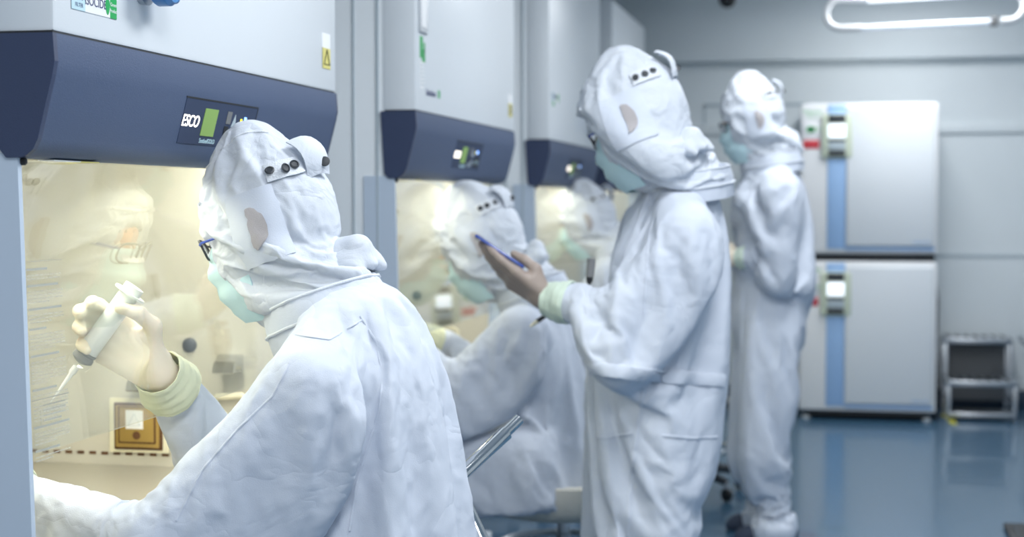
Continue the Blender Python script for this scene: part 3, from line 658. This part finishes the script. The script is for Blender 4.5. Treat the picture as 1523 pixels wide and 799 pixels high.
    if detail:
        sides = (1, -1)
        for sg in sides:
            decal('ear_patch', [sg*a for a in np.linspace(66, 116, 14)], np.linspace(-.066, .056, 12), M['cloth'], HO)
            decal('ear_vent', [0, .2, .4, .6, .8, 1], np.linspace(-90, 90, 13), M['vent'], HO, off=.0055, keep=lambda a, b: (sg*(86+14*a*math.cos(math.radians(b))), -.008+.034*math.sin(math.radians(b))))
            S = decal('snap_strip', [sg*a for a in np.linspace(112, 152, 10)], np.linspace(.058, .088, 4), M['stitch'], HO, t=.003, off=.004)
            for a in (119, 132, 145):
                p, n = cyl(sg*a, .073, .0075)
                if p is not None and S is not None:
                    k = MB().lathe([(.0085, 0), (.009, .002), (.0065, .0035), (.0055, .002), (.003, .0018)], p, n, 16).build('snap_button', M['dark'], S)
        line('crown_seam', [(a, .122+.035*math.sin(math.radians(a-15))) for a in np.linspace(-150, 150, 60)], .0022, M['stitch'], HO)
        line('face_binding', [(a, .068-.0*a) for a in np.linspace(-38, 38, 20)], .004, M['stitch'], HO)
        # tab with a snap, standing off the back of the head
        p0, n0 = cyl(172, .095, .0)
        if p0 is not None:
            t0 = nrm(np.cross(u, n0)); P = []
            for i, a in enumerate(np.linspace(0, 1, 7)):
                c = p0+n0*(.004+.032*math.sin(a*2.4))-u*(.080*a)*hs+u*.025
                P.append([c+t0*b*(.030-.004*a)+n0*.006*math.cos(b*2) for b in np.linspace(-1, 1, 5)])
            T = sheet('back_tab', P, .003, M['cloth2'], HO); e = V(P[5][3]); MB().lathe([(.009, 0), (.0095, .003), (.005, .0045)], e+n0*.003, nrm(n0*.6+l*.8), 16).build('snap_button', M['dark'], T)
        # gathered tail at the nape
        pn, nn = cyl(176, -.11, .0)
        if pn is not None:
            t0 = nrm(np.cross(u, nn))
            nv, nf = sdf([cone(pn-nn*.03+u*.03, pn+nn*.016+u*.018, .040, .026), cone(pn-nn*.02+t0*.03+u*.01, pn+nn*.012-u*.012+t0*.03, .028, .018), cone(pn-nn*.02-t0*.03+u*.01, pn+nn*.012-u*.012-t0*.03, .028, .018),
                          cone(pn+nn*.016, pn+nn*.040-u*.030, .020, .010), cone(pn+nn*.012+t0*.022, pn+nn*.034-u*.036+t0*.032, .016, .008), cone(pn+nn*.012-t0*.022, pn+nn*.034-u*.036-t0*.032, .016, .008)], .006, .006, (), 1)
            build('nape_tail', nv, nf, M['cloth2'], HO, 1)
    # collar standing round the neck
    P = []; kb2 = nrm(bu*.8+nrm(C-N)*.35)
    for a, rr, hh in ((0, .112, -.060), (.33, .113, -.030), (.55, .111, -.010), (.8, .108, .008), (1, .104, .022)):
        c = N+kb2*hh
        e1 = nrm(bl-kb2*(bl@kb2)); e2 = np.cross(kb2, e1)
        P.append([c+rr*(1.08*math.cos(q)*e1+1.02*math.sin(q)*e2)*(1+.022*math.sin(5*q+3*a)+.016*math.sin(13*q+6*a)+.010*math.sin(23*q-4*a)) for q in np.arange(40)*2*math.pi/40])
    CO = sheet('collar', P, .005, M['cloth'], R, wrap=True)
    for i, hh in ((1, .02), (4, -.006)):
        q = [V(p)+nrm(V(p)-N-kb2*((V(p)-N)@kb2))*.004+kb2*hh*.3 for p in P[i]]; MB().tube(q, .003, 8, True).build('collar_seam', M['stitch'], CO)
    # mask and spectacles
    if mask:
        P = []
        for si, s in enumerate(np.linspace(0, 1, 15)):
            z = .000-.142*s; xf = np.interp(s, [0, .12, .30, .55, .8, 1], [.108, .122, .134, .128, .118, .098]); wy = np.interp(s, [0, .3, .7, 1], [.070, .078, .076, .060])
            pl = .0035*math.sin(s*math.pi*7)*(s > .15)*(s < .9)
            P.append([hd((xf+pl)*math.cos(t)**.85-.0, wy*1.06*math.sin(t), z+.030*(1-abs(math.cos(t)))*(.5-s)) for t in np.linspace(-1.32, 1.32, 25)])
        MK = sheet('face_mask', P, .003, M['mask'], R)
        sheet('nose_strip', [[V(x)+f*.003 for x in r[7:18]] for r in P[1:3]], .002, M['stitch'], MK)
        for sg in (1, -1):
            j = 24 if sg > 0 else 0
            MB().tube([P[2][j], hd(.01, sg*.088, .004), hd(-.02, sg*.086, -.01), hd(.0, sg*.088, -.05), P[12][j]], .0016, 6).build('ear_loop', M['stitch'], MK)
    for sg in (1, -1):
        e = hd(.083, sg*.033, .003)
        E = MB().lathe([(.0125*math.sin(a)*hs, -.0125*math.cos(a)*hs) for a in np.linspace(.05, 3.09, 12)], e, f, 16).build('eye', M['eyew'], R)
        MB().lathe([(.0062, .0108), (.005, .0122), (.002, .0128)], e, nrm(f-.3*u), 14).build('iris', M['iris'], E)
        MB().tube([hd(.094, sg*.014, .026), hd(.097, sg*.030, .032), hd(.086, sg*.050, .027)], [.003, .0042, .002], 8).build('eyebrow', M['brow'], R)
    if glasses:
        G = None; b = MB()
        for sg in (1, -1):
            q = []
            for a in np.arange(28)*2*math.pi/28:
                yy = .027*np.sign(math.cos(a))*abs(math.cos(a))**.7; zz = .018*np.sign(math.sin(a))*abs(math.sin(a))**.7
                q.append(hd(.121-.012*(abs(sg*.036+yy)/.06)**2+zz*.15, sg*.036+yy, -.004+zz))
            b.tube(q, .0022, 8, True)
            pr = q
            if sg == 1: qa = q
            else: qb = q
        b.tube([hd(.121, .010, .002), hd(.125, 0, .005), hd(.121, -.010, .002)], .002, 8)
        G = b.build('spectacles', M['dark'], R)
        for q in (qa, qb):
            c = sum(q)/len(q); n = len(q); bb = MB(); bb.add([p+f*.0007 for p in q]+[p-f*.0007 for p in q], [tuple(range(n)), tuple(range(n, 2*n))[::-1]]+[(i, (i+1) % n, n+(i+1) % n, n+i) for i in range(n)]); bb.build('lens', M['lens'], G, 0)
        for sg in (1, -1): MB().tube([hd(.110, sg*.064, .004), hd(.102, sg*.074, .005), hd(.04, sg*.082, .004), hd(-.01, sg*.082, .0)], .0026, 8).build('temple_arm', M['phone'] if detail > 1 else M['dark'], G)
    # gloves
    for q, pr, fr, tips, wv in hand_sets:
        d, n, s = fr
        v2, f2 = sdf(pr, q.get('h', .0036), .0030*q.get('sc', 1), (), 2, .012)
        v2 = v2+rs.randn(len(v2), 1)*0; GL = build('glove', v2, f2, M[q.get('mat', glovem)], R, 1)
        e = V(J['el'+('l' if q['left'] else 'r')]); ad = nrm(wv-e); P = []
        e1 = nrm(np.cross(ad, V(.2, .3, .9))); e2 = np.cross(ad, e1)
        for a in np.linspace(0, 1, 14):
            rr = (.037+.010*min(1, a*1.4)+.0012*math.sin(a*23))*q.get('sc', 1); c = wv-ad*(.004+.085*a)*q.get('cl', 1)
            P.append([c+rr*(math.cos(t)*e1+math.sin(t)*e2)*(1+.03*math.sin(3*t+7*a)+.015*math.sin(11*t+4*a)) for t in np.arange(36)*2*math.pi/36])
        P.append([p-(V(p)-(wv-ad*.085*q.get('cl', 1)))*.04 for p in P[-1]])
        sheet('glove_cuff', P, .0025, M[cuffm], GL, wrap=True)
        rim = [V(p) for p in P[-2]]; MB().tube(rim, .0032, 8, True).build('cuff_bead', M[cuffm], GL)
    def seam(nm, pts, r, m=None, n=40, fl=.3):
        """a stitched line lying on the coverall; pts = (place outside, direction inwards)"""
        pts = [(V(a), nrm(b)) for a, b in pts]; out = []; nn = []
        for t in np.linspace(0, len(pts)-1.001, n):
            i = int(t); w = t-i; p, q = snap(suit, pts[i][0]*(1-w)+pts[i+1][0]*w, nrm(pts[i][1]*(1-w)+pts[i+1][1]*w), r*.3, 3)
            if p is not None: out.append(p); nn.append(q)
        if len(out) > 4: return MB().tube(out, r, 8, flat=fl if r < .009 else .14, nref=nn).build(nm, m or M['stitch'], R, 60)
    return dict(root=R, suit=suit, hood=hb, hd=hd, f=f, l=l, u=u, bf=bf, bl=bl, bu=bu, J=J, hands=hand_sets, seam=seam)
def camseam(P, nm, pix, r, n=40):                       # lay a seam along the outline seen in the photo, on the cloth itself
    return P['seam'](nm, [(V(0, 0, EYE)+ray(x, y)*1.2, ray(x, y)) for x, y in pix], r, M['cloth'], n)

# --- seated in the foreground, holding a syringe inside the first cabinet
TH = ((.55, .75, .40), (.85, .10, .50), (.90, -.35, .30)); GRIP = ((26, 46, 22), (28, 50, 24), (32, 54, 28), (38, 58, 32))
J1 = dict(base=(-.74, 2.78, 0), head=at(405, 335, 2.80), neck=at(485, 455, 2.78), chest=at(550, 594, 2.77), pelvis=V(-.785, 2.77, .53),
          shl=at(458, 578, 2.54), shr=V(-.93, 2.99, .99), ell=at(225, 805, 2.42), elr=at(352, 690, 2.97), wrl=V(-1.47, 2.54, .78), wrr=at(234, 553, 2.71),
          hipl=V(-.79, 2.67, .52), hipr=V(-.79, 2.88, .52), knl=V(-1.12, 2.60, .50), knr=V(-1.12, 2.93, .50), anl=V(-1.04, 2.60, .10), anr=V(-1.04, 2.93, .10), toel=V(-1, 0, 0), toer=V(-1, 0, 0))
d1 = nrm(-RV*.76+UV*.58-FV*.10)
P1 = person('person', 'person seated in the left foreground in white hooded suit, holding a syringe', J1, V(-.93, .0, -.33), hs=1.08, h=.011, bodyh=.010, grow=.20, frames=32, ease=.65, bag=1.03,
            hands=[dict(left=False, d=d1, n=-FV*.95+UV*.1, curl=GRIP, thumb=TH, sc=1.20, h=.0034, cl=.70),
                   dict(left=True, d=V(-1, .05, -.05), n=V(0, .3, -1), curl=((20, 25, 15),)*4, thumb=((.7, .7, .3), (.9, .3, .2), (1, .1, .1)), h=.005)], seated=True, seed=1)
q, pr, (d, n, s), tips, wv = P1['hands'][0]
sa = nrm(-RV*.58-UV*.81-FV*.05); sc_ = wv+1.2*(d*.100+n*.031)+s*.004
R = empty('syringe', tuple(sc_)); tag(R, 'large clear syringe with white needle tip in the gloved hand behind the sash glass', 'syringe')
B = MB().lathe([(.0205, -.080), (.0218, -.080), (.0218, .070), (.0195, .076), (.006, .079), (.006, .086), (.003, .086)], sc_, sa, 28).build('barrel', M['clear'], R, 50)
MB().lathe([(.021, -.085), (.030, -.085), (.030, -.081), (.021, -.081)], sc_, sa, 28).build('finger_flange', M['white'], R)
MB().lathe([(.0195, .046), (.0200, .049), (.0175, .052), (.0200, .055), (.0200, .062), (.012, .067), (.003, .070)], sc_, sa, 24).build('rubber_stopper', M['rubber'], R)
MB().lathe([(.012, -.098), (.0185, -.098), (.0185, .045), (.012, .045)], sc_, sa, 24).build('plunger', M['white'], R)
MB().lathe([(.0062, .078), (.0068, .090), (.0045, .094), (.0040, .104), (.0010, .150), (.0004, .156)], sc_, sa, 14).build('needle', M['white'], R)

# --- standing, looking at a phone
J2 = dict(base=(-.47, 4.2, 0), head=at(952, 178, 4.16), neck=at(1022, 262, 4.22), chest=at(990, 400, 4.22), pelvis=at(968, 590, 4.22),
          shl=at(1020, 345, 4.04), shr=at(965, 335, 4.42), ell=at(928, 462, 3.98), elr=at(985, 480, 4.55), wrl=at(812, 446, 4.05), wrr=at(935, 508, 4.40),
          hipl=at(985, 640, 4.12), hipr=at(955, 640, 4.34), knl=at(985, 790, 4.10), knr=at(940, 790, 4.34), anl=V(-.41, 4.12, .10), anr=V(-.53, 4.36, .10), toel=V(-.95, .1, 0), toer=V(-.9, .4, 0))
d2 = nrm(-RV*.82+UV*.55+FV*.05); n2_ = nrm(RV*.50+UV*.74+FV*.50); np_ = nrm(RV*.55+UV*.82+FV*.10)
P2 = person('person', 'person in white hooded suit standing in the centre, holding up a phone', J2, V(-.90, .20, -.42), hs=1.13, h=.0125, bodyh=.011, grow=.20, bag=1.10, frames=32, ease=.6, hoodh=.009,
            hands=[dict(left=True, d=d2, n=n2_, curl=((5, 9, 8), (6, 10, 8), (8, 12, 10), (14, 18, 12)), thumb=((.80, .30, .55), (1, -.1, .15), (1, -.15, .0)), sc=1.16, h=.0042, mat='glove2', cl=.8),
                   dict(left=False, d=nrm(V(-.75, -.1, .1)), n=V(.1, -.9, .4), curl=((60, 80, 50),)*4, thumb=((.6, .7, .3), (.9, .2, .3), (1, -.1, .2)), h=.005, mat='glove2', cl=.5)], cuffm='cuff2', seed=2)
q, pr, (d, n, s), tips, wv = P2['hands'][0]
c = wv+d*.168+np_*.034; pz = np_; pxv = nrm(d-pz*(d@pz)); py = np.cross(pz, pxv)
R = empty('smartphone', tuple(c)); tag(R, 'dark blue phone held in the gloved hand of the standing person', 'phone')
def slab(nm, lx, ly, lz, z0, m, par, bev): 
    b = MB().box((-lx/2, -ly/2, 0), (lx/2, ly/2, lz), bev, seg=3); b.v = [tuple(c+pxv*a[0]+py*a[1]+pz*(a[2]+z0)) for a in b.v]; return b.build(nm, m, par)
slab('case', .150, .074, .008, -.004, M['phone'], R, .0035); slab('display', .142, .068, .0012, .0036, M['black'], R, .0004); slab('camera_bump', .03, .03, .002, -.0055, M['black'], R, .0008)

# --- standing far back beside the incubators
J3 = dict(base=(-.27, 6.1, 0), head=at(1120, 178, 6.08), neck=at(1146, 235, 6.1), chest=at(1148, 320, 6.1), pelvis=at(1143, 470, 6.1),
          shl=at(1160, 285, 5.93), shr=at(1145, 280, 6.27), ell=at(1162, 384, 5.90), elr=at(1130, 378, 6.32), wrl=at(1098, 384, 5.98), wrr=at(1092, 384, 6.14),
          hipl=at(1150, 500, 6.0), hipr=at(1140, 500, 6.2), knl=at(1143, 640, 5.98), knr=at(1128, 640, 6.2), anl=V(-.235, 6.0, .09), anr=V(-.28, 6.2, .09), toel=V(-1, -.1, 0), toer=V(-1, .1, 0))
P3 = person('person', 'person in white hooded suit standing far back beside the stacked incubators', J3, V(-.93, -.12, -.22), hs=1.03, h=.014, bodyh=.013, grow=.16, bag=.88, frames=22, ease=.45, hoodh=.011,
            hands=[dict(left=True, d=V(-.9, .3, .1), n=V(.2, .6, -.3), curl=((35, 50, 30),)*4, thumb=((.6, .7, .3), (.9, .2, .3), (1, -.1, .2)), h=.0055, cl=.5),
                   dict(left=False, d=V(-.9, -.3, .05), n=V(.2, -.6, -.3), curl=((35, 50, 30),)*4, thumb=((.6, .7, .3), (.9, .2, .3), (1, -.1, .2)), h=.0055, cl=.5)], cuffm='cuff2', detail=1, sub=0, seed=3)

# --- seated at the second and third cabinets
J4 = dict(base=(-.86, 4.90, 0), head=at(720, 360, 4.90), neck=at(792, 428, 4.90), chest=at(800, 560, 4.88), pelvis=V(-.90, 4.88, .50),
          shl=at(774, 492, 4.66), shr=V(-.93, 5.10, .93), ell=at(676, 572, 4.58), elr=V(-1.08, 5.14, .70), wrl=V(-1.30, 4.62, .86), wrr=V(-1.30, 4.86, .86),
          hipl=V(-.92, 4.68, .50), hipr=V(-.92, 4.92, .50), knl=V(-1.30, 4.62, .50), knr=V(-1.30, 4.98, .50), anl=V(-1.22, 4.62, .10), anr=V(-1.22, 4.98, .10), toel=V(-1, 0, 0), toer=V(-1, 0, 0))
hs4 = [dict(left=True, d=V(-.5, .4, .3), n=V(.1, .3, -1), curl=((30, 40, 25),)*4, thumb=((.6, .7, .3), (.9, .2, .3), (1, -.1, .2)), h=.0055, cl=.8),
       dict(left=False, d=V(-.5, -.4, .3), n=V(.1, -.3, -1), curl=((30, 40, 25),)*4, thumb=((.6, .7, .3), (.9, .2, .3), (1, -.1, .2)), h=.0055, cl=.8)]
P4 = person('person', 'person in white hooded suit seated at the second cabinet, bent close to its glass', J4, V(-.88, .05, -.47), hs=1.14, h=.013, bodyh=.012, grow=.18, frames=28, ease=.7, hoodh=.010, hands=hs4, seated=True, glasses=False, sub=0, seed=4)
J5 = dict(base=(-.80, 6.97, 0), head=at(876, 328, 7.12), neck=at(918, 372, 7.1), chest=at(920, 450, 7.04), pelvis=V(-.80, 6.97, .50),
          shl=at(905, 415, 6.75), shr=V(-.92, 7.17, .96), ell=at(868, 470, 6.72), elr=V(-1.07, 7.22, .76), wrl=V(-1.30, 6.85, .90), wrr=V(-1.30, 7.06, .90),
          hipl=V(-.84, 6.86, .50), hipr=V(-.84, 7.08, .50), knl=V(-1.24, 6.80, .50), knr=V(-1.24, 7.16, .50), anl=V(-1.18, 6.80, .10), anr=V(-1.18, 7.16, .10), toel=V(-1, 0, 0), toer=V(-1, 0, 0))
P5 = person('person', 'person in white hooded suit seated at the third cabinet, half hidden by the standing one', J5, V(-.93, .0, -.30), hs=1.08, h=.015, bodyh=.013, grow=.12, frames=20, ease=.6, hoodh=.011, hands=hs4, seated=True, glasses=False, detail=1, sub=0, seed=5)
def cseam(P, nm, pix, r, n=46): return P['seam'](nm, [(V(0, 0, EYE)+ray(x, y)*1.2, ray(x, y)) for x, y in pix], r, M['cloth'], n)
cseam(P1, 'armhole_seam', [(536, 470), (560, 510), (569, 560), (564, 610), (548, 660), (530, 720), (520, 790)], .0024)
cseam(P1, 'sleeve_seam', [(430, 540), (405, 590), (352, 640), (300, 700), (262, 775)], .0022)
cseam(P1, 'yoke_seam', [(440, 498), (490, 505), (540, 475)], .002)
cseam(P2, 'waist_band', [(852, 556), (880, 548), (940, 556), (1000, 562), (1076, 566)], .016)
cseam(P2, 'waist_band', [(852, 548), (900, 543), (960, 550), (1076, 560)], .006)
cseam(P2, 'side_seam', [(958, 575), (950, 620), (942, 680), (936, 740), (934, 798)], .006)
cseam(P2, 'armhole_seam', [(985, 290), (965, 350), (960, 420), (955, 500)], .0024)
cseam(P2, 'pocket_edge', [(868, 648), (900, 652), (940, 645)], .004); cseam(P2, 'pocket_edge', [(985, 648), (1030, 652), (1072, 650)], .004)
cseam(P3, 'side_seam', [(1142, 480), (1142, 560), (1145, 640), (1150, 700)], .007)
cseam(P3, 'waist_band', [(1095, 505), (1130, 512), (1185, 508)], .008)
cseam(P4, 'side_seam', [(810, 600), (800, 650), (790, 700)], .004); cseam(P4, 'waist_band', [(715, 668), (770, 672), (828, 666)], .008)

# ============================ stools, pens ============================
def stool(x, y, zs, label, shell, back=None, thick=0):
    R = empty('lab_stool', (x, y, 0)); tag(R, label, 'stool', 'stools at the safety cabinets')
    S = MB().lathe([(.02, zs-.035), (.15, zs-.035), (.205, zs-.012), (.222, zs+.018), (.214, zs+.022), (.195, zs-.002), (.10, zs-.012), (.0, zs-.012)], (x, y, 0), seg=40).build('seat', shell, R, 60)
    if thick: MB().lathe([(.10, zs-.09), (.22, zs-.085), (.262, zs-.05), (.272, zs-.005), (.268, zs+.022), (.255, zs+.026), (.245, zs+.0), (.15, zs-.016), (.10, zs-.016)], (x, y, 0), seg=48).build('seat_rim', shell, R, 60)
    MB().lathe([(.02, zs-.062), (.13, zs-.062), (.14, zs-.036), (.02, zs-.036)], (x, y, 0), seg=32).build('seat_plate', M['black'], R)
    MB().lathe([(.026, .10), (.026, .24), (.018, .242), (.018, zs-.06)], (x, y, 0), seg=20).build('gas_column', M['chrome2'], R)
    MB().tube([(x+.205*math.cos(a), y+.205*math.sin(a), .20) for a in np.arange(36)*math.pi/18], .011, 10, True).build('foot_ring', M['chrome2'], R)
    for i in range(5):
        a = .5+i*2*math.pi/5; c, s_ = math.cos(a), math.sin(a)
        L = MB().tube([(x+c*.03, y+s_*.03, .125), (x+c*.15, y+s_*.15, .105), (x+c*.27, y+s_*.27, .082)], [.028, .022, .015], 10).build('base_leg', M['dark'], R, 60)
        MB().lathe([(.012, -.012), (.026, -.012), (.029, -.006), (.029, .006), (.026, .012), (.012, .012)], (x+c*.27, y+s_*.27, .030), (-s_, c, 0), 18).build('caster', M['black'], L)
        MB().box((x+c*.27-.008, y+s_*.27-.008, .03), (x+c*.27+.008, y+s_*.27+.008, .085), .003).build('caster_stem', M['chrome2'], L)
    if back:
        for pts, rad, nm in back: MB().tube(pts, rad, 16).build(nm, M['chrome'], R, 60)
    return R
a, b = at(752, 644, 3.02), at(676, 716, 2.93)
stool(-.70, 2.78, .425, 'stool with a chrome bar under the person in the left foreground', M['dark'],
      [([tuple(a), tuple(b), (-.64, 2.88, .62), (-.62, 2.84, .50), (-.66, 2.80, .375)], .0155, 'chrome_bar'), ([tuple(at(772, 624, 3.045)), tuple(at(745, 650, 3.012))], .0115, 'bar_end')])
stool(-.84, 4.88, .40, 'stool with pale shell seat under the person at the second cabinet', M['seat'], None, 1)
stool(-.66, 6.97, .40, 'stool under the person at the third cabinet', M['dark'])
def pen(name, label, p0, p1, r, m1, m2):
    p0, p1 = V(p0), V(p1); d = nrm(p1-p0); L = np.linalg.norm(p1-p0); R = empty(name, tuple(p0)); tag(R, label, 'pen')
    MB().lathe([(r*.7, 0), (r, .002), (r, L*.7)], p0, d, 16).build('barrel', m1, R); MB().lathe([(r*.9, L*.7), (r*.8, L*.86), (r*.25, L), (r*.1, L+.001)], p0, d, 16).build('tip', m2, R)
pen('pen', 'dark pen with pale tip poking out from under the sleeve of the standing person', at(822, 462, 4.13), at(788, 486, 4.06), .0058, M['black'], M['cream'])
pen('marker_pen', 'grey marker pen with dark tip upright at the chest of the standing person', at(880, 384, 4.02), at(876, 424, 4.02), .0105, M['rubber'], M['black'])
